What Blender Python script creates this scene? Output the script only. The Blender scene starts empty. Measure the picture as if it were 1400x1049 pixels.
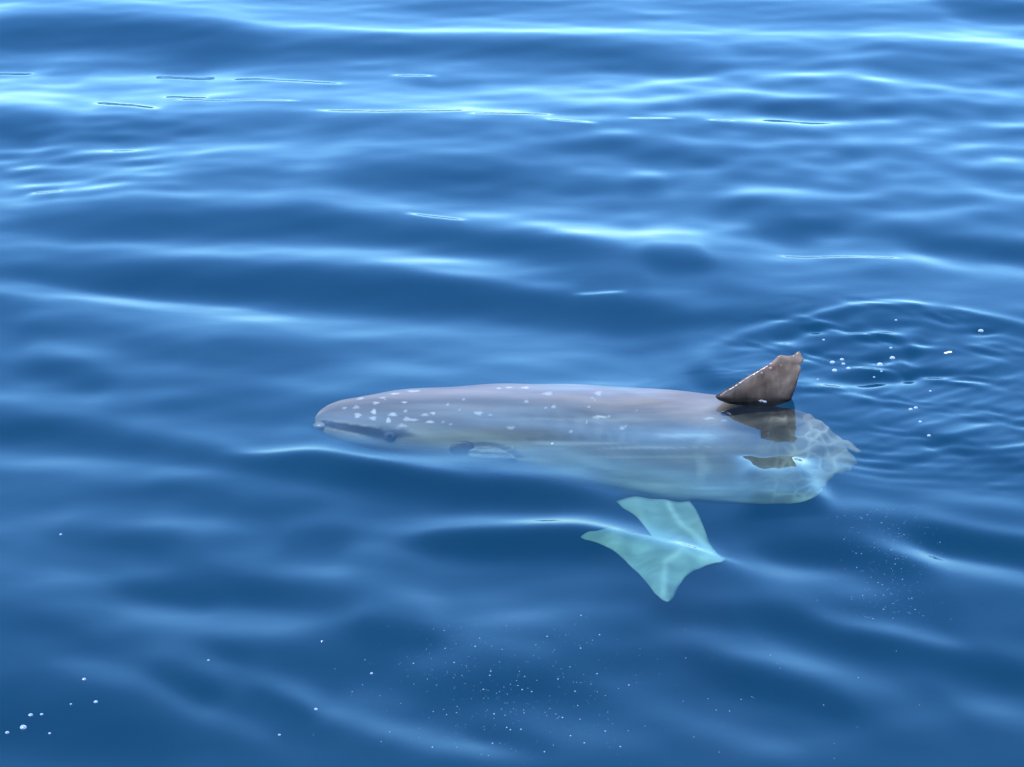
import bpy, bmesh, math, random
import numpy as np
from mathutils import Vector
from mathutils.bvhtree import BVHTree
random.seed(7)
rng = np.random.default_rng(11)
scene = bpy.context.scene
col = scene.collection
R = math.radians

# ------------------------------------------------------------------ camera, sky, sun, exposure
CAM_H, PITCH, HALF = 2.14, R(19.8), 0.1944          # height over the water, look-down angle, tan(half width)
cam_d = bpy.data.cameras.new('camera'); cam = bpy.data.objects.new('camera', cam_d); col.objects.link(cam)
cam.location = (0, 0, CAM_H); cam.rotation_euler = (R(90) - PITCH, 0, 0)
cam_d.sensor_width = 36; cam_d.lens = 18 / HALF; cam_d.clip_end = 5000; cam_d.clip_start = 0.05
scene.camera = cam

SUN_EL, SUN_AZ = R(58), R(-152)                     # azimuth clockwise from +Y (the way the camera looks)
w = bpy.data.worlds.new('World'); scene.world = w; w.use_nodes = True
nt = w.node_tree; bg = nt.nodes['Background']
sky = nt.nodes.new('ShaderNodeTexSky'); sky.sky_type = 'NISHITA'; sky.sun_disc = False
sky.sun_elevation = SUN_EL; sky.sun_rotation = SUN_AZ
sky.air_density = 1.25; sky.dust_density = 0.0; sky.ozone_density = 2.0
tint = nt.nodes.new('ShaderNodeMix'); tint.data_type = 'RGBA'; tint.blend_type = 'MULTIPLY'; tint.inputs[0].default_value = 1
tint.inputs[7].default_value = (.45, .79, 1.20, 1)          # the deep clean blue of a clear day at sea
nt.links.new(sky.outputs[0], tint.inputs[6]); nt.links.new(tint.outputs[2], bg.inputs[0]); bg.inputs[1].default_value = 0.15
sun_d = bpy.data.lights.new('sun', 'SUN'); sun_d.energy = 2.0; sun_d.angle = R(0.5); sun_d.color = (1, .965, .91)
sun = bpy.data.objects.new('sun', sun_d); col.objects.link(sun)
sdir = Vector((math.sin(SUN_AZ) * math.cos(SUN_EL), math.cos(SUN_AZ) * math.cos(SUN_EL), math.sin(SUN_EL)))
sun.rotation_euler = sdir.to_track_quat('Z', 'Y').to_euler()
vs = scene.view_settings
vs.view_transform = 'Standard'; vs.look = 'None'; vs.gamma = 1; vs.exposure = 1.6; vs.use_curve_mapping = False
scene.cycles.volume_bounces = 2; scene.cycles.max_bounces = 12; scene.cycles.transparent_max_bounces = 16
scene.cycles.use_denoising = True

# ------------------------------------------------------------------ helpers
def ray(px, py):
    """direction of the view through a point of the 1400x1049 picture"""
    u = (px - 700) / 700 * HALF; v = -(py - 524.5) / 700 * HALF
    c, s = math.cos(PITCH), math.sin(PITCH)
    return Vector((u, c + v * s, -s + v * c))
def at(px, py, z=0.0):
    d = ray(px, py); return Vector((0, 0, CAM_H)) + d * ((z - CAM_H) / d.z)
def at_y(px, py, y):
    d = ray(px, py); return Vector((0, 0, CAM_H)) + d * (y / d.y)
def prop(o, label=None, cat=None, group=None, kind=None):
    if label: o['label'] = label
    if cat: o['category'] = cat
    if group: o['group'] = group
    if kind: o['kind'] = kind
    return o
def link(name, me, mat=None, parent=None, smooth=True):
    o = bpy.data.objects.new(name, me); col.objects.link(o)
    if mat: me.materials.append(mat)
    if smooth:
        me.polygons.foreach_set('use_smooth', [True] * len(me.polygons))
    if parent:
        o.parent = parent; o.matrix_parent_inverse = parent.matrix_world.inverted()
    return o
def mesh(name, v, f):
    me = bpy.data.meshes.new(name); me.from_pydata([tuple(p) for p in v], [], f); me.update(); return me

# ------------------------------------------------------------------ materials
def mat_new(name):
    m = bpy.data.materials.new(name); m.use_nodes = True
    return m, m.node_tree, m.node_tree.nodes['Principled BSDF'], m.node_tree.nodes['Material Output']

def water_material():
    m, t, p, out = mat_new('sea_water'); t.nodes.remove(p)
    fr = t.nodes.new('ShaderNodeFresnel'); fr.inputs['IOR'].default_value = 1.34
    tr = t.nodes.new('ShaderNodeBsdfTransparent')
    gl = t.nodes.new('ShaderNodeBsdfGlossy'); gl.inputs['Roughness'].default_value = 0.0
    mx = t.nodes.new('ShaderNodeMixShader')
    t.links.new(fr.outputs[0], mx.inputs[0]); t.links.new(tr.outputs[0], mx.inputs[1]); t.links.new(gl.outputs[0], mx.inputs[2])
    # very fine relief below the size of the mesh
    tc = t.nodes.new('ShaderNodeTexCoord')
    mp = t.nodes.new('ShaderNodeMapping'); mp.inputs['Scale'].default_value = (9, 16, 1)
    t.links.new(tc.outputs['Object'], mp.inputs[0])
    nz = t.nodes.new('ShaderNodeTexNoise'); nz.inputs['Scale'].default_value = 1.0; nz.inputs['Detail'].default_value = 3
    t.links.new(mp.outputs[0], nz.inputs['Vector'])
    bp = t.nodes.new('ShaderNodeBump'); bp.inputs['Strength'].default_value = 1.0; bp.inputs['Distance'].default_value = 0.0003
    t.links.new(nz.outputs['Fac'], bp.inputs['Height'])
    t.links.new(bp.outputs[0], gl.inputs['Normal']); t.links.new(bp.outputs[0], fr.inputs['Normal'])
    t.links.new(mx.outputs[0], out.inputs['Surface'])
    K = 1.9
    S, A = (0.005, 0.055, 0.108), (0.88, 0.36, 0.31)
    sc = t.nodes.new('ShaderNodeVolumeScatter'); d = max(S); sc.inputs['Color'].default_value = (*[x / d for x in S], 1); sc.inputs['Density'].default_value = d * K
    ab = t.nodes.new('ShaderNodeVolumeAbsorption'); d = 2.0; ab.inputs['Color'].default_value = (*[1 - x / d for x in A], 1); ab.inputs['Density'].default_value = d * K
    ad = t.nodes.new('ShaderNodeAddShader')
    t.links.new(sc.outputs[0], ad.inputs[0]); t.links.new(ab.outputs[0], ad.inputs[1]); t.links.new(ad.outputs[0], out.inputs['Volume'])
    return m

def skin_material(name, base, rough=0.4, streak=(6, 60, 60), amount=0.35, bump=0.002, trans=0.0, attr=None, spec=0.5):
    m, t, p, out = mat_new(name)
    tc = t.nodes.new('ShaderNodeTexCoord'); mp = t.nodes.new('ShaderNodeMapping'); mp.inputs['Scale'].default_value = streak
    t.links.new(tc.outputs['Object'], mp.inputs[0])
    nz = t.nodes.new('ShaderNodeTexNoise'); nz.inputs['Scale'].default_value = 1; nz.inputs['Detail'].default_value = 6
    t.links.new(mp.outputs[0], nz.inputs['Vector'])
    rp = t.nodes.new('ShaderNodeMapRange'); rp.inputs['From Min'].default_value = .3; rp.inputs['From Max'].default_value = .7
    rp.inputs['To Min'].default_value = 1 - amount; rp.inputs['To Max'].default_value = 1 + amount * .6
    t.links.new(nz.outputs['Fac'], rp.inputs['Value'])
    mul = t.nodes.new('ShaderNodeMix'); mul.data_type = 'RGBA'; mul.blend_type = 'MULTIPLY'; mul.inputs[0].default_value = 1
    if attr:
        a = t.nodes.new('ShaderNodeAttribute'); a.attribute_name = attr; t.links.new(a.outputs['Color'], mul.inputs[6])
    else:
        mul.inputs[6].default_value = (*base, 1)
    t.links.new(rp.outputs[0], mul.inputs[7]); t.links.new(mul.outputs[2], p.inputs['Base Color'])
    p.inputs['Roughness'].default_value = rough; p.inputs['Specular IOR Level'].default_value = spec
    n2 = t.nodes.new('ShaderNodeTexNoise'); n2.inputs['Scale'].default_value = 160; n2.inputs['Detail'].default_value = 3
    t.links.new(tc.outputs['Object'], n2.inputs['Vector'])
    bp = t.nodes.new('ShaderNodeBump'); bp.inputs['Distance'].default_value = bump; bp.inputs['Strength'].default_value = .6
    t.links.new(n2.outputs['Fac'], bp.inputs['Height']); t.links.new(bp.outputs[0], p.inputs['Normal'])
    if trans:
        tl = t.nodes.new('ShaderNodeBsdfTranslucent'); t.links.new(mul.outputs[2], tl.inputs['Color'])
        mx = t.nodes.new('ShaderNodeMixShader'); mx.inputs[0].default_value = trans
        t.links.new(p.outputs[0], mx.inputs[1]); t.links.new(tl.outputs[0], mx.inputs[2]); t.links.new(mx.outputs[0], out.inputs['Surface'])
    return m

M_WATER = water_material()
M_BODY = skin_material('sunfish_skin', None, .5, (5, 40, 40), .26, .001, attr='skin', spec=.08)
M_DORSAL = skin_material('wet_brown_fin_skin', None, .24, (50, 50, 22), .4, .001, trans=.25, attr='skin')
M_ANAL = skin_material('pale_fin_skin', None, .45, (11, 16, 16), .28, .001, attr='skin', trans=.2, spec=.08)
M_PALE = skin_material('pectoral_skin', (.19, .185, .155), .5, (30, 80, 80), .5, .001, spec=.08)
M_DARK = skin_material('gill_skin', (.04, .036, .034), .5, (60, 60, 60), .4, .001)
M_LIP = skin_material('lip_skin', (.15, .14, .13), .4, (60, 60, 60), .25, .001)
M_EYE = skin_material('eye_skin', (.05, .055, .07), .15, (60, 60, 60), .1, .0)
M_PUPIL = skin_material('pupil_black', (.01, .01, .012), .08, (60, 60, 60), .1, .0)
def film_material(name, white):
    m, t, p, out = mat_new(name)
    p.inputs['Base Color'].default_value = (.74, .86, .98, 1); p.inputs['Roughness'].default_value = .06
    tr = t.nodes.new('ShaderNodeBsdfTransparent'); lw = t.nodes.new('ShaderNodeLayerWeight'); lw.inputs['Blend'].default_value = .35
    rp = t.nodes.new('ShaderNodeMapRange'); rp.inputs['To Min'].default_value = white; rp.inputs['To Max'].default_value = min(1, white + .55)
    t.links.new(lw.outputs['Facing'], rp.inputs['Value'])
    mx = t.nodes.new('ShaderNodeMixShader'); t.links.new(rp.outputs[0], mx.inputs[0])
    t.links.new(tr.outputs[0], mx.inputs[1]); t.links.new(p.outputs[0], mx.inputs[2]); t.links.new(mx.outputs[0], out.inputs['Surface'])
    return m
M_BUB = film_material('bubble_film', .18)
M_SPECK = film_material('tiny_bubble_film', .12)
M_FLECK = skin_material('white_fleck', (.75, .74, .72), .5, (90, 90, 90), .2, .0005)

# ------------------------------------------------------------------ the sea surface: a height field in metres
CX0, CX1, CY0, CY1 = -3.2, 3.2, 2.5, 11.6
DX, DY = 0.011, 0.0075
# solve domain (padded, periodic)
FX0, FX1, FY0, FY1 = -4.2, 4.2, 1.0, 14.0
fx = np.arange(FX0, FX1, DX); fy = np.arange(FY0, FY1, DY)
GX, GY = np.meshgrid(fx, fy, indexing='ij')

def ground_y(py):                                    # distance on still water of a picture row, and metres per row
    a = PITCH + math.atan((py - 524.5) / 700 * HALF)
    b = PITCH + math.atan((py + 1 - 524.5) / 700 * HALF)
    return CAM_H / math.tan(a), CAM_H / math.tan(a) - CAM_H / math.tan(b)

slope = np.zeros_like(GX)
def smooth01(x):
    x = np.clip(x, 0, 1); return x * x * (3 - 2 * x)
def stroke(pts, A, wpx, taper=.3):
    """one face of a wave: slope A (rise per metre going away from the boat) along a wandering line"""
    P = [at(px, py) for px, py in pts]
    xs = np.array([p.x for p in P]); ys = np.array([p.y for p in P])
    ws = np.array([wpx * ground_y(py)[1] for px, py in pts])
    # smooth the polyline a little
    n = 60; tt = np.linspace(0, 1, n); k = np.linspace(0, 1, len(xs))
    X = np.interp(tt, k, xs); Y = np.interp(tt, k, ys); W = np.interp(tt, k, ws)
    ker = np.array([1, 2, 3, 4, 3, 2, 1.]); ker /= ker.sum()
    pad = lambda a: np.concatenate([2 * a[0] - a[3:0:-1], a, 2 * a[-1] - a[-2:-5:-1]])
    X, Y, W = (np.convolve(pad(a), ker, 'valid') for a in (X, Y, W))
    o = np.argsort(X); X, Y, W = X[o], Y[o], W[o]
    L = X[-1] - X[0]
    i0 = max(0, np.searchsorted(fx, X[0] - .25 * L)); i1 = np.searchsorted(fx, X[-1] + .25 * L)
    gx = fx[i0:i1]
    u = (gx - X[0]) / L
    env = smooth01((u + .12) / taper) * smooth01((1.12 - u) / taper)
    # extend beyond the ends along the end directions
    s0 = (Y[6] - Y[0]) / (X[6] - X[0]); s1 = (Y[-1] - Y[-7]) / (X[-1] - X[-7])
    yc = np.interp(gx, X, Y) + np.where(gx < X[0], (gx - X[0]) * s0, 0) + np.where(gx > X[-1], (gx - X[-1]) * s1, 0)
    wc = np.interp(gx, X, W)
    wc = wc * (.45 + .55 * np.sqrt(env))
    j0 = max(0, np.searchsorted(fy, yc.min() - 4 * wc.max())); j1 = np.searchsorted(fy, yc.max() + 4 * wc.max())
    slope[i0:i1, j0:j1] += A * env[:, None] * np.exp(-.5 * ((fy[None, j0:j1] - yc[:, None]) / wc[:, None]) ** 2)

STROKES = [  # (points in picture coordinates, slope, half width in rows)
 # far crest and its dark face
 ([(-60,47),(150,46),(260,54),(340,64)], .24, 13), ([(270,62),(420,68),(560,64),(700,70),(860,76),(960,82)], .13, 11),
 ([(-60,14),(150,13),(260,19)], -.06, 4), ([(-60,4),(300,6),(700,5)], .05, 7), ([(900,12),(1150,16),(1440,20)], .07, 8), ([(220,29),(400,38),(560,46),(700,44),(860,50),(1000,53),(1200,55),(1440,58)], -.17, 3.2),
 ([(540,10),(700,12),(900,24)], .08, 7), ([(1180,82),(1300,88),(1440,95)], .12, 12), ([(1280,8),(1440,14)], .14, 6), ([(1000,70),(1150,72)], .05, 8),
 # bright water below it
 ([(-60,112),(200,112),(500,118),(800,112),(1100,125)], -.05, 16), ([(-60,140),(180,142),(420,150),(700,165)], -.035, 9),
 ([(60,92),(120,92)], .08, 5), ([(600,140),(900,142)], -.05, 8), ([(560,108),(660,112)], .05, 6),
 ([(-60,168),(20,170),(70,182)], .15, 11), ([(110,168),(300,172),(430,166)], .06, 12), ([(430,178),(560,182),(700,192)], .09, 8),
 ([(720,150),(860,152),(1000,150)], .05, 6), ([(720,196),(860,200),(960,200)], .07, 8), ([(1000,140),(1150,140),(1400,160)], .06, 9),
 ([(100,205),(300,208),(480,212),(700,215)], -.06, 7), ([(250,238),(400,236)], .07, 12), ([(450,232),(560,238),(720,254)], .13, 14),
 ([(760,232),(900,240)], -.05, 7), ([(860,262),(910,260)], .07, 8), ([(720,255),(860,266)], .06, 10),
 ([(-60,262),(200,270),(480,284)], -.09, 11), ([(460,287),(620,298),(760,312),(850,320),(1000,334),(1100,342)], -.14, 6),
 ([(20,300),(150,300),(300,303),(450,308),(600,318),(720,335),(830,350)], .17, 12), ([(880,360),(970,362)], .14, 10),
 ([(-60,325),(80,330)], -.05, 8), ([(160,342),(350,346),(500,340)], -.08, 8), ([(500,345),(640,352),(760,378)], -.06, 9), ([(850,340),(1000,345)], -.06, 6),
 ([(40,368),(200,372),(400,380),(560,396),(700,402),(850,413),(1000,428)], .17, 14),
 ([(-60,387),(100,395),(200,405),(390,423)], -.16, 4), ([(60,400),(180,412),(300,420)], .06, 4), ([(560,366),(720,388),(800,400),(930,414),(1020,421)], -.11, 6),
 ([(1020,345),(1220,352),(1440,372)], -.10, 6), ([(1240,330),(1440,345)], .08, 9), ([(1020,300),(1100,306)], .08, 9), ([(1010,335),(1080,325),(1160,290)], .09, 9),
 # above the fish
 ([(120,432),(300,436),(450,450),(640,462),(800,470)], -.055, 12), ([(-60,420),(40,424)], .06, 9), ([(0,452),(110,446),(250,466)], .08, 9), ([(30,490),(150,520)], .10, 9),
 ([(50,470),(200,500)], -.04, 8), ([(230,458),(420,482),(600,498),(720,515)], .06, 11), ([(460,486),(620,512),(720,524),(900,528)], -.07, 7), ([(250,500),(380,520)], .03, 14),
 ([(820,440),(960,452)], .05, 14), ([(940,500),(985,525)], .12, 12),
 # left of and below the fish
 ([(-60,545),(100,552),(220,562)], -.09, 9), ([(-60,580),(80,582),(180,602),(330,622)], .15, 10), ([(-60,618),(120,632),(250,645),(420,662)], -.11, 8),
 ([(150,585),(260,594),(340,608)], -.05, 8), ([(320,630),(430,630),(560,652),(700,674),(830,686)], .19, 10), ([(320,615),(430,615),(540,632),(650,655)], -.15, 4),
 ([(620,655),(760,668),(880,690)], -.06, 8), ([(200,662),(320,672)], .06, 9), ([(-60,672),(150,706),(350,714)], -.08, 10), ([(60,732),(250,738)], .07, 9),
 ([(430,690),(600,694)], -.04, 8), ([(500,708),(650,713),(780,716),(860,728),(950,746),(1010,766)], -.15, 5), ([(938,742),(1004,766)], .22, 1.6), ([(560,736),(740,736),(850,742)], .17, 8),
 ([(480,744),(640,746)], -.05, 6), ([(380,745),(480,730)], .06, 10),
 ([(-60,770),(80,795),(180,822),(300,850),(430,852)], -.11, 10), ([(-60,715),(120,752),(220,778)], -.06, 9), ([(150,803),(300,818)], .08, 9),
 ([(120,860),(250,888),(330,925),(440,962),(560,1008),(720,1032)], -.12, 8), ([(80,918),(200,940),(280,980),(380,1015)], -.10, 7), ([(290,762),(420,766),(520,790),(610,818)], -.07, 9),
 ([(470,942),(570,958)], -.06, 7), ([(150,872),(280,885),(340,905)], .07, 8), ([(200,925),(300,960)], .06, 8), ([(340,940),(430,985)], .09, 8), ([(540,888),(640,905)], -.05, 8),
 ([(600,880),(760,890)], -.06, 7), ([(480,860),(600,875)], .06, 9), ([(300,800),(480,830)], .05, 9), ([(560,785),(760,835)], -.03, 14), ([(640,935),(820,950)], .04, 10),
 ([(-60,960),(120,1010),(240,1040)], .05, 18), ([(700,985),(900,1020)], -.04, 10), ([(640,1000),(760,1030)], .05, 8),
 # lower right
 ([(1120,640),(1260,668),(1440,694)], -.08, 6), ([(1050,690),(1180,690),(1330,722),(1440,745)], -.09, 6), ([(1250,735),(1340,745),(1440,757)], .16, 8),
 ([(1190,748),(1300,770),(1440,795)], -.11, 6), ([(1030,745),(1150,758),(1260,778)], .10, 8), ([(1000,768),(1110,785),(1200,802)], -.07, 9),
 ([(1110,845),(1230,866),(1320,886)], -.10, 6), ([(1020,840),(1150,872),(1300,902),(1440,935)], .08, 10), ([(900,858),(1050,893),(1150,925),(1260,962)], -.06, 10),
 ([(940,900),(1050,940),(1180,980)], .08, 10), ([(820,930),(960,990),(1100,1035)], -.04, 12), ([(1300,955),(1440,990)], -.05, 9), ([(1000,705),(1080,715)], .05, 8), ([(880,830),(1020,850)], .04, 9),
 # back of the small swell that mirrors the fin a second time
 ([(540,626),(640,638),(740,650),(830,662)], -.10, 6), ([(540,578),(700,600),(850,596)], .06, 7),
]
for p, a, wd in STROKES:
    near = smooth01((p[0][1] - 640) / 120)                # the swell close to the boat is longer and softer
    if a < 0: wd *= 1.3
    if p[0][1] < 345: a *= .64 if a < 0 else 1.2
    stroke(p, a * (1.15 + .6 * near if wd > 5 else .8), wd * (1.45 + .15 * near))
FINE = [([(930,572),(1060,576),(1160,592)], -.05, 12), ([(900,592),(1060,596),(1180,612)], -.035, 7), ([(1010,617),(1100,617)], .07, 3), ([(1010,632),(1100,633)], -.15, 5.5),
 ([(760,590),(880,596),(990,600)], -.05, 14), ([(780,640),(900,650),(1000,655)], -.055, 11), ([(1095,640),(1200,640)], -.06, 11), ([(940,668),(1060,676),(1140,672)], -.06, 8)]
lim = np.interp(fy, [4, 6, 8.5], [.17, .092, .052])[None, :]       # crests stay rounded
slope = np.where(slope < 0, -lim * np.tanh(-slope / lim), slope)
FINE += [([(1100,472),(1180,470),(1270,482)], .10, 11), ([(1130,512),(1230,512),(1290,496)], .14, 4), ([(1110,524),(1230,522),(1290,505)], -.08, 4), ([(1130,455),(1260,462)], -.06, 5), ([(1250,590),(1330,620),(1420,640)], .10, 8), ([(430,578),(540,595),(640,599),(760,597)], .11, 6), ([(690,712),(780,716),(860,729),(950,748),(1010,770)], -.07, 4.5), ([(925,739),(1006,767)], -.17, 1.8), ([(690,700),(800,704),(880,716),(970,738)], -.05, 8), ([(330,617),(430,617),(540,634)], -.06, 3)]
for p, a, wd in FINE: stroke(p, a, wd)
SLIVERS = [([(-20,90),(40,90)],2.5), ([(222,92),(282,96)],2.5), ([(330,101),(460,109)],2.5), ([(540,97),(592,99)],2), ([(135,138),(215,149)],3.5), ([(231,128),(280,131)],2),
 ([(250,135),(400,139)],1.5), ([(440,153),(520,158),(625,156)],2.5), ([(648,161),(750,158)],2), ([(750,168),(812,172)],2), ([(862,164),(918,165)],1.6), ([(970,166),(1000,167)],1.5),
 ([(560,293),(632,301)],2.5), ([(790,401),(850,402)],2.5), ([(45,263),(80,263)],2.5), ([(1075,347),(1220,353)],2)]
for p, wd in SLIVERS: stroke(p, -.155, wd * .85, .2)

kx = np.fft.fftfreq(len(fx), DX) * 2 * np.pi; ky = np.fft.rfftfreq(len(fy), DY) * 2 * np.pi
KX, KY = np.meshgrid(kx, ky, indexing='ij')
H = np.fft.irfft2(np.fft.rfft2(slope) * (-1j * KY) / (KY ** 2 + .04 * KX ** 2 + (2 * np.pi / 2.0) ** 2 * .35), s=GX.shape)

def noise_waves(n, lmin, lmax, spread, base, rms, seed):
    """random small waves: rms slope, mean travel direction and spread in degrees"""
    g = np.random.default_rng(seed); out = np.zeros_like(GX)
    for i in range(n):
        lam = math.exp(g.uniform(math.log(lmin), math.log(lmax))); k = 2 * math.pi / lam
        th = R(base + g.normal() * spread); out += np.cos(k * (GX * math.sin(th) + GY * math.cos(th)) + g.uniform(0, 6.28)) / k
    return out * rms / math.sqrt(n / 2)
def blob(px, py, rx, ry, soft=.5):
    c = at(px, py); d = np.sqrt(((GX - c.x) / rx) ** 2 + ((GY - c.y) / ry) ** 2)
    return 1 - smooth01((d - (1 - soft)) / (2 * soft))
H += noise_waves(26, .35, 1.6, 22, -8, .022, 1)
H += noise_waves(30, .12, .4, 28, -5, .012, 2)
H *= 1 - .22 * smooth01((GY - 6.6) / 1.6)           # the far water is calmer
# cross chop, upper right
H += noise_waves(34, .13, .42, 40, 10, .030, 3) * blob(1150, 190, 1.1, 1.3, .6)
H += noise_waves(20, .10, .25, 40, 20, .03, 4) * blob(120, 220, .35, .5, .6)
warp = .02 * np.sin(GX * 21 + 2 * np.sin(GY * 9)) + .02 * np.sin(GY * 26 + GX * 13)
def chop(n, lmin, lmax, rms, seed):
    g = np.random.default_rng(seed); out = np.zeros_like(GX)
    for i in range(n):
        lam = math.exp(g.uniform(math.log(lmin), math.log(lmax))); k = 2 * math.pi / lam; th = g.uniform(-1.3, 1.3)
        out += np.cos(k * ((GX + warp) * math.sin(th) + (GY + warp * .7) * math.cos(th)) + g.uniform(0, 6.28)) / k
    return out * rms / math.sqrt(n / 2)
chop0 = chop
# rings left by the fin's stroke
H += chop0(22, .06, .14, .016, 21) * blob(880, 552, .22, .16, .6)
c = at(1255, 528); RR = np.sqrt((GX - c.x) ** 2 + ((GY - c.y) * .93) ** 2); AN = np.arctan2(GY - c.y, GX - c.x)
wob = RR + .012 * np.sin(3 * AN + 1) + .008 * np.sin(7 * AN)
top = np.clip(np.sin(AN + .2), 0, 1) ** .5; low = np.clip(-np.sin(AN - .25), 0, 1) ** .6
H += top * (.0046 * np.exp(-((wob - .53) / .035) ** 2) + .0005 * np.cos(2 * np.pi * wob / .07) * np.exp(-((wob - .44) / .07) ** 2))
H += low * (.0007 + .0005 * np.sin(9 * GX + 5 * GY)) * np.cos(2 * np.pi * wob / .05 + .7 * np.sin(2 * AN)) * np.exp(-((wob - .47) / .11) ** 2) * smooth01((GX - at(1110, 600).x) / .12)
# stirred patch behind the fin
H += chop(26, .05, .16, .06, 5) * blob(1200, 480, .30, .33, .6) * 1.5 + chop(22, .04, .12, .055, 6) * blob(1310, 560, .28, .4, .6)
H += chop(16, .03, .07, .03, 8) * blob(1045, 505, .12, .12, .7)
for px, py, A, s in ((1195,500,.004,.05), (1120,512,-.003,.05), (1240,440,.003,.04), (1345,455,-.004,.022), (1300,590,.003,.06), (1005,530,-.004,.045)):
    c = at(px, py); H += A * np.exp(-(((GX - c.x) / (s * 1.6)) ** 2 + ((GY - c.y) / s) ** 2))
# the water lies level where the back and the fin break it
lo = np.fft.irfft2(np.fft.rfft2(H) * np.exp(-.5 * (KX ** 2 + KY ** 2) * .16 ** 2), s=GX.shape)
H -= lo * np.maximum(blob(1035, 545, .30, .30, .6), .8 * blob(800, 560, .62, .30, .6))

# the little swells right in front of the fin, which mirror it twice over
rows = np.array([530, 548, 556, 570, 600, 609, 614, 618, 621.5, 625, 636, 645, 652, 660, 715])
sl_r = np.array([-.02, -.03, -.03, -.025, -.02, -.02, .0, .05, .02, -.18, -.15, -.13, -.10, .0, -.03])
def rows_y(r): return np.array([ground_y(a)[0] for a in np.atleast_1d(r)])
yy = rows_y(rows)[::-1]; ss = np.interp(fy, yy, sl_r[::-1])
inb = (fy > yy[0]) & (fy < yy[-1]); prof = np.cumsum(ss * inb) * DY; prof -= prof[inb].mean() - .009
wx = smooth01((fx - at(985, 600).x) / .06) * smooth01((at(1120, 600).x - fx) / .07)
wy = smooth01((fy - yy[0]) / .12) * smooth01((yy[-1] - fy) / .06)
shift = .012 * np.sin(fx * 17 + 1) + .006 * np.sin(fx * 61 + 2) + .003 * np.sin(fx * 133)
P2 = np.stack([np.interp(fy - sh, fy, prof) for sh in shift])
H += (P2 + noise_waves(12, .08, .2, 25, 0, .012, 12) - H) * wx[:, None] * wy[None, :]

def height(x, y):
    i = np.clip((np.asarray(x) - FX0) / DX, 0, len(fx) - 1.001); j = np.clip((np.asarray(y) - FY0) / DY, 0, len(fy) - 1.001)
    i0 = i.astype(int); j0 = j.astype(int); a = i - i0; b = j - j0
    return (H[i0, j0] * (1 - a) * (1 - b) + H[i0 + 1, j0] * a * (1 - b) + H[i0, j0 + 1] * (1 - a) * b + H[i0 + 1, j0 + 1] * a * b)

def build_water():
    grow = lambda n, first, far: np.cumsum(first * (far / first) ** (np.arange(n) / (n - 1)))
    cx = np.arange(CX0, CX1 + 1e-6, DX); cy = np.arange(CY0, CY1 + 1e-6, DY)
    gx = grow(60, DX * 1.3, 160); gy = grow(70, DY * 1.3, 140); gb = grow(45, DY * 1.5, 120)
    xs = np.concatenate([cx[0] - gx[::-1], cx, cx[-1] + gx]); ys = np.concatenate([cy[0] - gb[::-1], cy, cy[-1] + gy])
    X, Y = np.meshgrid(xs, ys, indexing='ij')
    # long swell everywhere; the detailed field fades into it at the border of the solved area
    g = np.random.default_rng(31); sw = np.zeros_like(X)
    for i in range(24):
        lam = math.exp(g.uniform(math.log(1.2), math.log(14))); k = 2 * math.pi / lam; th = R(-6 + 25 * g.normal())
        cell = np.maximum(np.abs(np.gradient(xs))[:, None], np.abs(np.gradient(ys))[None, :])
        sw += np.cos(k * (X * math.sin(th) + Y * math.cos(th)) + g.uniform(0, 6.28)) / k * .06 / 3.4 * np.clip(1.5 - cell * 4 / lam, 0, 1)
    win = smooth01((X - FX0 - .05) / .7) * smooth01((FX1 - .05 - X) / .7) * smooth01((Y - FY0 - .05) / 1.2) * smooth01((FY1 - .1 - Y) / 2.2)
    Z = height(X, Y) * win + sw * (1 - win)
    nx, ny = X.shape; N = nx * ny
    idx = np.arange(N).reshape(nx, ny)
    quads = np.stack([idx[:-1, :-1], idx[1:, :-1], idx[1:, 1:], idx[:-1, 1:]], -1).reshape(-1, 4)
    ring = np.concatenate([idx[:, 0], idx[-1, 1:], idx[-2::-1, -1], idx[0, -2:0:-1]])
    nr = len(ring); V = np.stack([X.ravel(), Y.ravel(), Z.ravel()], 1)
    low = V[ring].copy(); low[:, 2] = -60
    V = np.vstack([V, low]); lo = N + np.arange(nr); nxt = np.roll(np.arange(nr), -1)
    side = np.stack([ring[nxt], ring, lo, lo[nxt]], 1)
    faces = np.vstack([quads, side])
    loops = np.concatenate([faces.ravel(), lo[::-1]])
    starts = np.concatenate([np.arange(len(faces)) * 4, [len(faces) * 4]])
    me = bpy.data.meshes.new('water'); me.vertices.add(len(V)); me.vertices.foreach_set('co', V.ravel().astype(np.float32))
    me.loops.add(len(loops)); me.loops.foreach_set('vertex_index', loops.astype(np.int32))
    me.polygons.add(len(starts)); me.polygons.foreach_set('loop_start', starts.astype(np.int32))
    sm = np.ones(len(starts), bool); sm[len(quads):] = False
    me.update(calc_edges=True); me.polygons.foreach_set('use_smooth', sm); me.validate()
    o = bpy.data.objects.new('water', me); col.objects.link(o); me.materials.append(M_WATER)
    prop(o, 'rippled deep blue open sea surface around the swimming fish', kind='structure')
    return o
build_water()

# ------------------------------------------------------------------ the sunfish
root = bpy.data.objects.new('sunfish', None); col.objects.link(root); root.location = at(800, 590, -.12)
bpy.context.view_layer.update()
prop(root, 'grey spotted ocean sunfish swimming on its side just under the surface, fin raised', 'fish')

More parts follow.
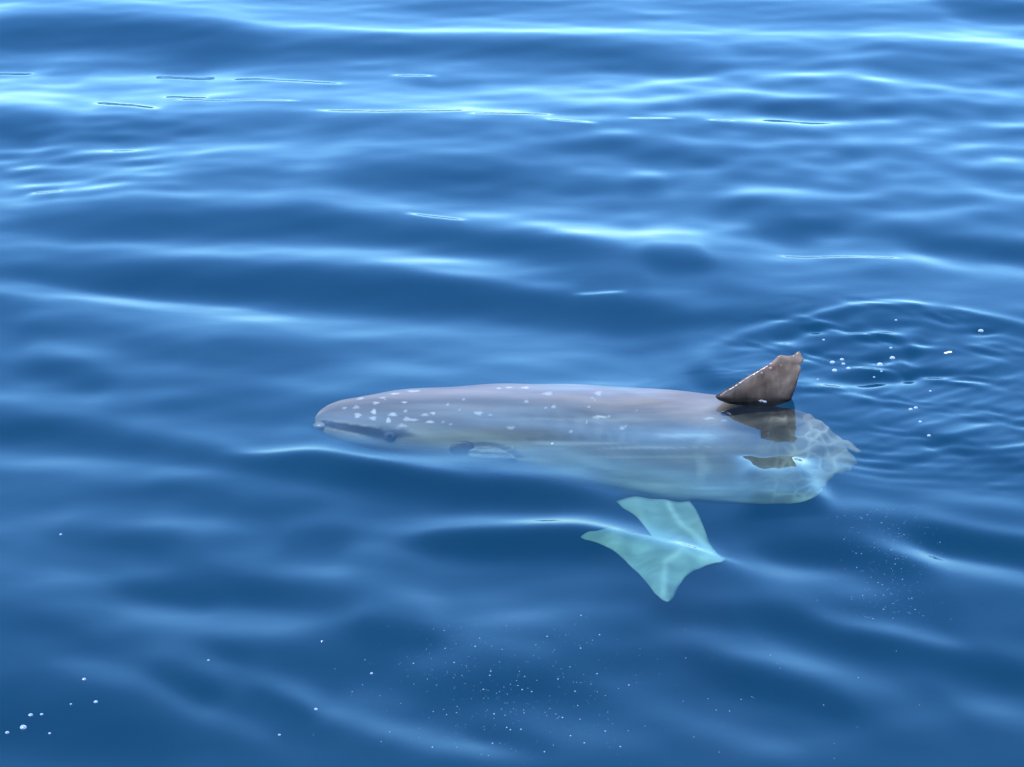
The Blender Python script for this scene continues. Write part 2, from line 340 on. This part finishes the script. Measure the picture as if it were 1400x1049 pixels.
# stations: picture x, dorsal row, belly row, depth of the dorsal edge, depth of the belly edge, half thickness
ST = np.array([
 (431, 573, 578, -.058, -.062, .005), (435, 568, 584, -.055, -.070, .013), (444, 562, 591, -.052, -.078, .024), (460, 555, 597, -.048, -.088, .033),
 (490, 549, 604, -.044, -.098, .044), (530, 543, 612, -.040, -.110, .055), (580, 538, 620, -.036, -.125, .066), (640, 534, 628, -.033, -.142, .076),
 (700, 531, 638, -.030, -.160, .082), (760, 530, 652, -.028, -.182, .084), (820, 531, 665, -.026, -.203, .080), (880, 533, 677, -.024, -.218, .072),
 (940, 537, 685, -.022, -.226, .060), (1000, 544, 689, -.022, -.228, .045), (1035, 551, 690, -.026, -.226, .026), (1062, 556, 690, -.031, -.222, .014), (1082, 560, 689, -.036, -.218, .009), (1096, 563, 687, -.040, -.214, .0075), (1107, 566, 684, -.044, -.209, .0065), (1116, 573, 679, -.053, -.202, .004), (1124, 580, 672, -.062, -.192, .0012)])
ST[:, 5] *= np.interp(ST[:, 0], [430, 600, 1100], [1, .82, .8])
NS, NR = 400, 200
PXS = 431 + (1124 - 431) * np.linspace(0, 1, NS) ** 1.12
def station(px):
    # monotone smooth interpolation of the table
    x = ST[:, 0]; out = []
    for k in range(1, 6):
        y = ST[:, k]; m = np.gradient(y, x)
        i = np.clip(np.searchsorted(x, px) - 1, 0, len(x) - 2); h = x[i + 1] - x[i]; s = (px - x[i]) / h
        out.append((2 * s**3 - 3 * s**2 + 1) * y[i] + (s**3 - 2 * s**2 + s) * h * m[i] + (-2 * s**3 + 3 * s**2) * y[i + 1] + (s**3 - s**2) * h * m[i + 1])
    return out
cells = [(random.uniform(1030, 1185), random.uniform(550, 695)) for _ in range(72)]
def cell(px, py):                                    # net of caustic light, shaped as raised lines and painted paler
    qx = px + 3 * math.sin(py * .13); qy = py + 3 * math.sin(px * .12)
    d = sorted(math.hypot((qx - a) * .8, (qy - b) * 1.1) for a, b in cells)
    m = .5 + .5 * math.sin(px * .061 + 1.3 * math.sin(py * .05) + .5) * math.sin(py * .075 + px * .02)
    return math.exp(-((d[1] - d[0]) / (2.2 + 3 * m)) ** 2) * (.15 + .85 * m) * max(0, min(1, (1168 - px) / 25))
def body_mesh():
    verts, faces = [], []
    for i in range(NS):
        px = PXS[i]
        yt, yb, zt, zb, th = station(px)
        D, V = at(px, yt, zt), at(px, yb, zb)
        C = (D + V) / 2; a = (V - D) / 2; b = Vector((1, 0, 0)).cross(a).normalized() * th
        if b.z < 0: b = -b
        ridge = .006 * math.exp(-((px - 880) / 60) ** 2)
        for j in range(NR):
            t = 2 * math.pi * j / NR
            ct, st_ = math.cos(t), math.sin(t)
            e = .85
            p = C + a * (math.copysign(abs(ct) ** e, ct)) + b * (math.copysign(abs(st_) ** e, st_))
            # mouth crease behind the lips and the bony lumps along the flank
            f = -ct                                        # 1 at the dorsal edge, -1 at the belly edge
            if st_ > 0:
                p += b.normalized() * (.0022 * math.sin(px * .05 + f * 6) * math.sin(f * 9) + .0012 * math.sin(px * .23) * math.exp(-((f + .05) / .14) ** 2) * math.exp(-((px - 790) / 90) ** 2))
            if px > 1030:
                row = yt + (yb - yt) * (1 - f) / 2; k = max(0, min(1, (px - 1030) / 50))
                p += Vector((.1, -.6, .75)) * k * ((.0045 * cell(px, row) + .004 * math.sin(px * .11 + row * .07)))
            verts.append(p)
    for i in range(NS - 1):
        for j in range(NR):
            k = (j + 1) % NR
            faces.append((i * NR + j, (i + 1) * NR + j, (i + 1) * NR + k, i * NR + k))
    faces.append(tuple(range(NR))); faces.append(tuple((NS - 1) * NR + j for j in range(NR - 1, -1, -1)))
    return verts, faces
bv, bf = body_mesh()
bvh = BVHTree.FromPolygons(bv, bf)
def on_body(px, py):
    o = Vector((0, 0, CAM_H)); loc, nrm, _, _ = bvh.ray_cast(o, ray(px, py).normalized())
    return loc, nrm
BV = np.array([tuple(p) for p in bv])
f_ring = np.tile(-np.cos(2 * np.pi * np.arange(NR) / NR), NS)[:, None]
back = np.array([.225, .185, .158]); flank = np.array([.118, .111, .102]); belly = np.array([.175, .182, .155])
mixf = lambda a, b, t: a * (1 - t) + b * t
C = mixf(belly, flank, smooth01((f_ring + .75) / .35)); C = mixf(C, back, smooth01((f_ring - .1) / .4))
def paint(px, py, rx, ry, colr, amt=1.0, soft=.35):
    """a mark in the skin, its size in rows of the picture, placed on the flank"""
    global C
    loc, n = on_body(px, py)
    if loc is None: return
    mpp = (loc - Vector((0, 0, CAM_H))).length * HALF / 700
    d = BV - np.array(loc)
    up = np.cross(np.array([1., 0, 0]), np.array(n)); up /= np.linalg.norm(up); f = abs(up @ np.array([0, .4226, .906])) + .15
    a = d[:, 0] / (rx * mpp); b = (d @ up) / (ry * mpp / f); q = np.sqrt(a * a + b * b)
    q = q * (1 + .16 * np.sin(3 * np.arctan2(b, a) + px) + .12 * np.sin(5 * np.arctan2(b, a) + 2 * py))
    k = (1 - smooth01((q - (1 - soft)) / (2 * soft)))[:, None] * amt
    k[np.linalg.norm(d, axis=1) > max(rx, ry) * mpp * 6] = 0
    C = mixf(C, np.array(colr), k)
WHITE = (.46, .46, .45)
for px, py, rx, ry in ((749,538,6,3), (654,565,5,3), (670,567,2,1.5), (698,585,5,2.5), (720,549,3,2), (757,556,3,1.8), (553,550,3,1.5), (612,553,2,1.5), (634,546,2,1.5),
    (493,545,4,2), (514,551,4,2), (471,558,3,2), (489,568,4,4), (487,557,4,3), (510,572,4,3), (511,563,3,4), (531,575,3,4), (537,567,5,3), (556,573,4,3.5), (565,574,6,2), (581,567,4,2), (592,565,3,1.6),
    (554,562,3,1.5), (588,577,5,2), (616,580,2,1.4), (606,577,2,1.2), (565,535,8,2), (540,538,6,1.5), (682,531,3,1.5), (696,530,4,1.5), (718,530,5,1.5), (820,570,7,2), (832,570,3,1.5), (850,586,4,1.6),
    (818,538,4,4), (550,582,6,2.5), (541,587,6,3), (780,590,3,1.5), (700,612,2,1.5), (523,544,4,1.5), (505,540,4,1.4), (970,572,6,1.6), (990,575,4,1.4)):
    paint(px, py, rx, ry, WHITE, random.uniform(.4, .8))
for k in range(12):   # fine flecks on head and back
    px = random.uniform(450, 900); py = random.uniform(540, 590); paint(px, py, random.uniform(.9, 1.7), random.uniform(.7, 1.2), WHITE, .6)
for px, py, rx, ry, a in ((752,598,10,6,.35), (776,599,7,6,.35), (826,597,5,8,.5), (842,598,5,8,.5), (858,600,5,6,.35), (795,598,6,5,.4), (880,604,7,5,.4), (728,602,8,4,.5), (815,644,22,4,.5), (905,560,30,4,.3), (1020,650,40,12,.3)):
    paint(px, py, rx, ry, (.06, .058, .06), a, .6)
for px, py, rx, ry, a in ((775,650,60,6,.9), (860,664,60,7,.9), (930,676,50,6,.8), (1030,684,70,3,.7), (690,626,50,4,.7), (760,606,60,3,.5), (830,660,60,6,.7), (800,574,90,3,.25), (640,560,80,8,.2), (470,592,30,5,.5), (935,596,30,3,.5), (965,600,12,6,.4), (960,640,8,20,.35), (890,612,60,2,.4), (900,625,80,2,.3), (1000,668,70,3,.3)):
    paint(px, py, rx, ry, (.31, .315, .28), a, .7)
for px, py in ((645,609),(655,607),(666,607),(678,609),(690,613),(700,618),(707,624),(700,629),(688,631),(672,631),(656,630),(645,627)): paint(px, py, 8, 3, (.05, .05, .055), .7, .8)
paint(516, 590, 20, 8, (.025, .03, .04), .8, .7); paint(544, 592, 16, 7, (.025, .03, .04), .8, .7)
paint(528, 596, 24, 9, (.025, .03, .04), .9, .7)
for k in range(40): paint(440 + 2 * k, 578.5 + .36 * k + .2 * math.sin(k), 6, 3.0 + .08 * k, (.02, .024, .03), .85, .6)  # mouth slit with its shadow wedge painted dark
tx = smooth01((np.repeat(PXS, NR) - 1000) / 60)[:, None]
C = mixf(C, np.array([.125, .118, .098]), tx * .85)          # greyer, paler skin towards the rear edge
for i in range(NS):
    if PXS[i] > 1030:
        yt, yb = station(PXS[i])[:2]
        for j in range(NR):
            row = yt + (yb - yt) * (1 - f_ring[i * NR + j, 0]) / 2
            C[i * NR + j] = mixf(C[i * NR + j], np.array([.40, .38, .31]), .55 * cell(PXS[i], row) * min(1, (PXS[i] - 1030) / 40))  # caustic lines painted paler into the rear skin
paint(1035, 560, 58, 20, (.010, .009, .008), .97, .4)            # dark reflection of the raised fin, painted into the skin
paint(1050, 588, 40, 16, (.014, .013, .011), .85, .6)  # lower end of the painted fin reflection
def colour(me, cols):
    at_ = me.attributes.new('skin', 'FLOAT_COLOR', 'POINT')
    at_.data.foreach_set('color', np.hstack([cols, np.ones((len(cols), 1))]).astype(np.float32).ravel())
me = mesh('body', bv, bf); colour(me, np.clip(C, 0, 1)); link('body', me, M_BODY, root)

def slab(name, pts, thick_fn, mat, parent, lift, ncol=None, step=3.0, edge=.5):
    """a thin solid fin: outline in picture coordinates filled with a fine grid, lifted to 3-D by lift(px,py) -> (point, normal)"""
    P = np.array(pts, float)
    x0, y0 = P.min(0) - step; x1, y1 = P.max(0) + step
    bm = bmesh.new()
    # resample the outline
    out = []
    for i in range(len(P)):
        a, b = P[i], P[(i + 1) % len(P)]; n = max(1, int(np.hypot(*(b - a)) / step))
        for k in range(n): out.append(a + (b - a) * k / n)
    out = np.array(out); out = (np.roll(out, 1, 0) * .2 + out * .6 + np.roll(out, -1, 0) * .2)
    def inside(q):
        c = False; n = len(out); j = n - 1
        for i in range(n):
            if (out[i][1] > q[1]) != (out[j][1] > q[1]) and q[0] < (out[j][0] - out[i][0]) * (q[1] - out[i][1]) / (out[j][1] - out[i][1]) + out[i][0]: c = not c
            j = i
        return c
    from mathutils.geometry import delaunay_2d_cdt
    vs2 = [Vector(q) for q in out]; ne = len(vs2)
    for gx in np.arange(x0, x1, step):
        for gy in np.arange(y0, y1, step):
            q = np.array((gx + (step / 2 if int((gy - y0) / step) % 2 else 0), gy))
            if inside(q) and np.min(np.hypot(*(out - q).T)) > step * .6: vs2.append(Vector(q))
    ed = [(i, (i + 1) % ne) for i in range(ne)]
    v2, _, f2, *_ = delaunay_2d_cdt(vs2, ed, [], 1, 1e-5)
    q2 = np.array([tuple(v) for v in v2]); dist = np.array([np.min(np.hypot(*(out - q).T)) for q in q2])
    n = len(v2); verts = [None] * (2 * n)
    for i, q in enumerate(q2):
        p, nrm = lift(*q); t = thick_fn(*q) * (1 - math.exp(-(dist[i] + .4) / 4.0)) / 2
        verts[i] = p + nrm * t; verts[n + i] = p - nrm * t
    faces = [tuple(f) for f in f2] + [tuple(n + i for i in reversed(f)) for f in f2]
    from collections import Counter
    ec = Counter(); dirn = {}
    for f in f2:
        for k in range(len(f)):
            a, b = f[k], f[(k + 1) % len(f)]; ec[frozenset((a, b))] += 1; dirn[frozenset((a, b))] = (a, b)
    for e, cnt in ec.items():
        if cnt == 1: a, b = dirn[e]; faces.append((b, a, n + a, n + b))
    me = mesh(name, verts, faces)
    bm.from_mesh(me); bmesh.ops.recalc_face_normals(bm, faces=bm.faces); bm.to_mesh(me); bm.free()
    if ncol is not None:
        c2 = np.array([ncol(*q) for q in q2]); colour(me, np.vstack([c2, c2]))
    return link(name, me, mat, parent)

# dorsal fin, cut by the surface
base_y = at(1035, 545).y
DOR = [(996,552),(982,547),(977,542),(990,534),(1004,526),(1020,516),(1034,508),(1048,500),(1058,493),(1063,487),(1068,485),(1076,487),(1085,486),(1089,481),(1094,480),(1095,486),(1100,492),(1097,496),(1092,498),
       (1096,503),(1093,512),(1090,521),(1088,530),(1084,540),(1081,548),(1060,555),(1020,555)]
def dorsal_lift(px, py):
    y = base_y - .0001 * (545 - py) + .00025 * (px - 1035) + .004 * math.sin(px * .06 + py * .05)
    n = Vector((.05, -1, .25)).normalized()
    p = at_y(px, py, y); r = .0002 * math.sin((px - 980) * .55 - (545 - py) * .35)
    return p + n * r, n
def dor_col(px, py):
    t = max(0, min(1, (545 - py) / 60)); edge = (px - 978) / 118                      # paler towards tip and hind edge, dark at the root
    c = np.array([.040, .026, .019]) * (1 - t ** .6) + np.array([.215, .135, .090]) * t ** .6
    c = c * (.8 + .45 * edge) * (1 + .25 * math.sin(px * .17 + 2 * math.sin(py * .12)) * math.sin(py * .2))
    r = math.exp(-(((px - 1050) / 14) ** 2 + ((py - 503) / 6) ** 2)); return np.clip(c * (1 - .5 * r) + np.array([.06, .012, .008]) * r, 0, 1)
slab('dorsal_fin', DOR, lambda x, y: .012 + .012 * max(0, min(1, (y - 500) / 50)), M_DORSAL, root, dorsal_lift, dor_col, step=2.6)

# the ragged fan that ends the body
CLA = [(1082,600),(1088,572),(1098,565),(1107,565),(1118,573),(1125,580),(1132,585),(1137,591),(1143,593),(1149,596),(1152,601),(1159,603),(1165,607),(1170,612),(1178,618),(1173,621),(1164,617),(1157,612),(1161,620),(1168,626),(1174,634),(1166,637),(1165,644),(1157,644),(1151,649),
       (1141,650),(1137,657),(1131,659),(1129,667),(1121,669),(1116,678),(1108,681),(1098,684),(1088,676),(1082,640)]
def cla_lift(px, py):
    n = Vector((.1, -.6, .75)).normalized(); k = max(0, min(1, (px - 1086) / 25)); an = math.atan2(py - 622, px - 1030)
    return at(px, py, -.040 - .0014 * (py - 563)) + n * (k * (.004 * cell(px, py) + .0022 * math.sin(an * 34 + .06 * px)) + .004 * math.sin(px * .11 + py * .07) * max(0, min(1, (px - 1030) / 50))), n
def cla_col(px, py):
    an = math.atan2(py - 622, px - 1030); e = .014 * math.sin(an * 34 + .06 * px) + .012 * math.sin(px * .1 + 2 * math.sin(py * .1))
    k = .5 * cell(px, py); t = max(0, min(1, (px - 1120) / 55))  # k: caustic lines painted paler on the tail
    return (np.array([.128, .121, .10]) + e) * (1 - k) + np.array([.40, .38, .31]) * k + t * np.array([.07, .066, .05])
slab('tail_fin', CLA, lambda x, y: .002 + .0105 * float(smooth01((x - 1084) / 34)), M_BODY, root, cla_lift, cla_col, step=2.2)

# anal fin hanging under the rear of the belly, its refracted second image shaped as a lower lobe
ANA = [(842,682),(850,668),(900,664),(940,670),(944,686),(950,697),(958,717),(970,742),(985,758),(994,763),(986,768),(966,770),(950,778),(936,789),(928,800),(921,816),(914,823),(906,821),(894,812),(884,798),(872,780),(856,766),(838,754),(818,744),(800,738),(793,733),
       (806,725),(830,724),(856,727),(880,730),(893,731),(884,722),(868,708),(852,696)]
def ana_lift(px, py):
    u = (py - 680) / 140; z = -.215 - .03 * u - .0045 * max(0, 688 - py) - .05 * u * (1 - u) + .00015 * (px - 900)
    n = Vector((.15, -.45, .85)).normalized()
    return at(px, py, z) + n * (.007 * math.sin(px * .06 + py * .045) + .003 * math.sin(px * .15 - py * .05)), n
def ana_seg(px, py, a, b):
    a, b, q = Vector(a), Vector(b), Vector((px, py)); t = max(0, min(1, (q - a).dot(b - a) / (b - a).length_squared)); return (q - a - (b - a) * t).length
def ana_col(px, py):
    d = min(ana_seg(px, py, (914, 690), (932, 722)), ana_seg(px, py, (932, 722), (985, 764)), ana_seg(px, py, (985, 764), (930, 757)), ana_seg(px, py, (930, 757), (908, 772)), ana_seg(px, py, (908, 772), (906, 815)))
    k = .55 * math.exp(-(d / 4.6) ** 2)
    e = .05 * math.sin(px * .11 - py * .08) * math.sin(py * .13 + px * .03)
    return np.array([.38 + e, .42 + e, .33 + e]) * (1 - k) * (.86 + .34 * max(0, min(1, (py - 690) / 130))) + np.array([.86, .87, .72]) * k
slab('anal_fin', ANA, lambda x, y: .012, M_ANAL, root, ana_lift, ana_col, step=3.0)

# things set on the flank
def on_flank(off):
    def f(px, py):
        loc, n = on_body(px, py); return loc + n * off, n
    return f
ell = lambda cx, cy, rx, ry, rot=0, n=28: [(cx + rx * math.cos(t) * math.cos(rot) - ry * math.sin(t) * math.sin(rot), cy + rx * math.cos(t) * math.sin(rot) + ry * math.sin(t) * math.cos(rot)) for t in [2 * math.pi * i / n for i in range(n)]]
slab('gill_opening', ell(631, 612, 17, 9, -.15), lambda x, y: .008, M_DARK, root, on_flank(.001), step=2)
def pec_lift(px, py):
    loc, n = on_body(px, py); return loc + n * (.006 + .0022 * math.sin((py - 612) * .9 - px * .05)), n
slab('pectoral_fin', [(640,615),(652,611),(668,610),(684,613),(697,619),(706,625),(696,627),(680,628),(662,628),(648,626),(641,621)], lambda x, y: .006, M_PALE, root, pec_lift, step=2)
def ball(name, c, r, mat, parent, sq=(1, 1, 1), seg=20, rings=12):
    bm = bmesh.new(); bmesh.ops.create_uvsphere(bm, u_segments=seg, v_segments=rings, radius=r)
    for v in bm.verts: v.co = Vector((v.co.x * sq[0], v.co.y * sq[1], v.co.z * sq[2])) + c
    me = bpy.data.meshes.new(name); bm.to_mesh(me); bm.free(); return link(name, me, mat, parent)
loc, n = on_body(533, 596); eye = ball('eye', loc - n * .004, .014, M_EYE, root, (1.2, 1, .8))
ball('pupil', loc + n * .003, .008, M_PUPIL, eye, (1.1, 1, .8))
lp = (at(438, 582, -.064)); ball('lip', lp, .0115, M_LIP, root, (1.55, 1, .7))

# ------------------------------------------------------------------ bubbles and flecks afloat
def dome(name, rings=6, seg=14, squash=.75):
    bm = bmesh.new(); bmesh.ops.create_uvsphere(bm, u_segments=seg, v_segments=rings * 2, radius=1)
    bmesh.ops.delete(bm, geom=[v for v in bm.verts if v.co.z < -.25], context='VERTS')
    for v in bm.verts: v.co.z *= squash
    me = bpy.data.meshes.new(name); bm.to_mesh(me); bm.free()
    me.polygons.foreach_set('use_smooth', [True] * len(me.polygons)); return me
def surf(px, py):
    p = at(px, py)
    for _ in range(4): p = at(px, py, float(height(p.x, p.y)))
    return p
ME_B = dome('bubble'); ME_B.materials.append(M_BUB)
ME_S = dome('speck', 3, 8); ME_S.materials.append(M_SPECK)
BUB = [(1203,499,5,'glassy bubble at the head of the cluster behind the fin, the largest'), (1220,490,4.5,'large glassy bubble up and right of the biggest one behind the fin'),
 (1141,507,4,'round bubble lowest of the loose cluster right of the fin tip'), (1138,496,4,'bubble nearest to the fin tip in the loose cluster'), (1151,492,3,'topmost bubble of the loose cluster right of the fin'),
 (1153,498,3,'bubble in the middle of the loose cluster right of the fin'), (1160,504,3,'bubble at the right end of the loose cluster by the fin'), (1218,476,2.2,'small bubble floating just above the pair of large bubbles'),
 (1205,508,2,'tiny bubble directly below the largest bubble behind the fin'), (1195,516,2,'tiny bubble on the dark ripple below the largest bubble'), (1126,465,2.2,'lone small bubble above the fin tip'),
 (1341,453,4,'lone dark rimmed bubble in a dimple far right of the fin'), (1225,438,2,'tiny bubble on the choppy ripple above the bubble pair'), (1118,519,1.8,'tiny bubble close behind the trailing edge of the fin'),
 (1245,560,3,'left bubble of the touching pair right of the tail fin'), (1252,558,3,'right bubble of the touching pair right of the tail fin'), (1258,577,2.5,'bubble halfway down the short trail right of the tail'), (1270,596,3,'lowest bubble of the trail right of the tail fin'),
 (1272,535,2,'small bubble in the ripples above the touching pair'), (32,995,5,'largest white bubble in the near corner of the water'), (42,978,3.5,'bubble beside its twin just above the big corner bubble'), (57,977,2.5,'smaller twin bubble just above the big corner bubble'),
 (10,1002,3,'bubble at the very edge beside the big corner bubble'), (115,929,3,'lone bubble highest of the near corner group'), (131,960,3,'lone bubble below the highest one of the near corner group'), (68,1003,2,'faint bubble right of the big corner bubble'),
 (97,963,1.8,'faint tiny bubble between the near corner bubbles'), (432,970,2.5,'lone bubble on the pale swell below the fish head'), (508,921,2.5,'lone bubble left of the speckled patch of water'), (382,1005,2.2,'lone bubble close to the bottom, left of the speckles'),
 (285,903,2,'lone tiny bubble on the dark hollow in the near water'), (83,731,2,'lone tiny bubble on the swell far left'), (755,607,2,'single bright bubble over the flank of the fish'), (440,877,1.8,'lone tiny bubble on the near swell left of the speckled patch')]
for i, (px, py, r, lab) in enumerate(BUB):
    o = bpy.data.objects.new('bubble', ME_B); col.objects.link(o); o.location = surf(px, py); s = r * .0015 * (.9 + .2 * random.random()) * (6.3 / (o.location - cam.location).length) ** -1
    o.scale = (s * 1.05, s, s); o.rotation_euler = (0, 0, random.random() * 6)
    prop(o, lab, 'bubble', 'air bubbles afloat on the sea')
# small pale domes added to stand for wet glints on the fin
for px, py, r in ((1053,503,1.9),(1058,508,1.3),(1041,510,1.6),(1062,513,1.2),(1067,499,1.1),(1056,516,1.0)):
    o = bpy.data.objects.new('wet_glint', ME_S); col.objects.link(o); p, n = dorsal_lift(px, py); o.location = p + n * .0055
    o.rotation_euler = n.to_track_quat('Z', 'Y').to_euler(); o.scale = [r * .0016] * 3
    prop(o, 'wet glint added as a small dome on the upper part of the raised fin', 'glint', 'wet glints on the fin')
# froth along the fin's waterline
for i in range(13):
    px = 1016 + 30 * i / 12; o = bpy.data.objects.new('froth_bubble', ME_S); col.objects.link(o); o.location = surf(px, 546 + 3 * i / 12 + random.uniform(-.8, .8))
    s = random.uniform(.0025, .0045); o.scale = (s, s, s)
    prop(o, 'white froth bubble at the waterline in front of the raised fin', 'bubble', 'froth along the waterline of the fin')
def specks(n, fn, label, group):
    for i in range(n):
        px, py, r = fn()
        o = bpy.data.objects.new('tiny_bubble', ME_S); col.objects.link(o); o.location = surf(px, py); s = r * .00086
        o.scale = (s, s * 1.3, s); prop(o, label, 'bubble', group)
def mid():
    while True:
        px = random.gauss(690, 95); py = random.gauss(935, 55)
        if 840 < py < 1046: return px, py, random.choice((.7, .8, .9, 1.0, 1.2, 1.7))
def rgt():
    while True:
        py = random.uniform(690, 850); px = 1215 + (py - 770) * -.1 + random.gauss(0, 42)
        return px, py, random.choice((.6, .7, .8, .9, 1.0, 1.3))
specks(150, mid, 'tiny white bubble in the speckled patch below the pale anal fin', 'tiny bubbles below the anal fin')
specks(105, rgt, 'tiny white bubble in the sparse band right of the anal fin', 'tiny bubbles right of the anal fin')
def near(): return random.uniform(930, 1260), random.uniform(860, 1040), random.choice((.6, .8, 1.0, 1.2))
specks(30, near, 'tiny white bubble scattered on the near water below the fin tip', 'tiny bubbles on the near right water')
bm = bmesh.new()
for i in range(420):
    px, py, _ = (mid() if i < 240 else rgt()); p = surf(px, py); s = random.uniform(.0003, .0006)
    r = bmesh.ops.create_icosphere(bm, subdivisions=1, radius=s)
    for v in r['verts']: v.co += p
me = bpy.data.meshes.new('bubble_dust'); bm.to_mesh(me); bm.free()
prop(link('bubble_dust', me, M_SPECK), 'dusting of the finest air bubbles on the near water', 'bubbles', None, 'stuff')
# a white scrap of skin afloat
p = surf(1296, 482); bm = bmesh.new(); bmesh.ops.create_icosphere(bm, subdivisions=3, radius=1)
for v in bm.verts: v.co = Vector((v.co.x * .010 + .003 * v.co.y, v.co.y * .006 + .002 * math.sin(v.co.x * 4), v.co.z * .0022 + .0012 * v.co.x)) + p
me = bpy.data.meshes.new('floating_fleck'); bm.to_mesh(me); bm.free()
prop(link('floating_fleck', me, M_FLECK), 'pale scrap of flaked skin floating right of the bubbles', 'fleck')
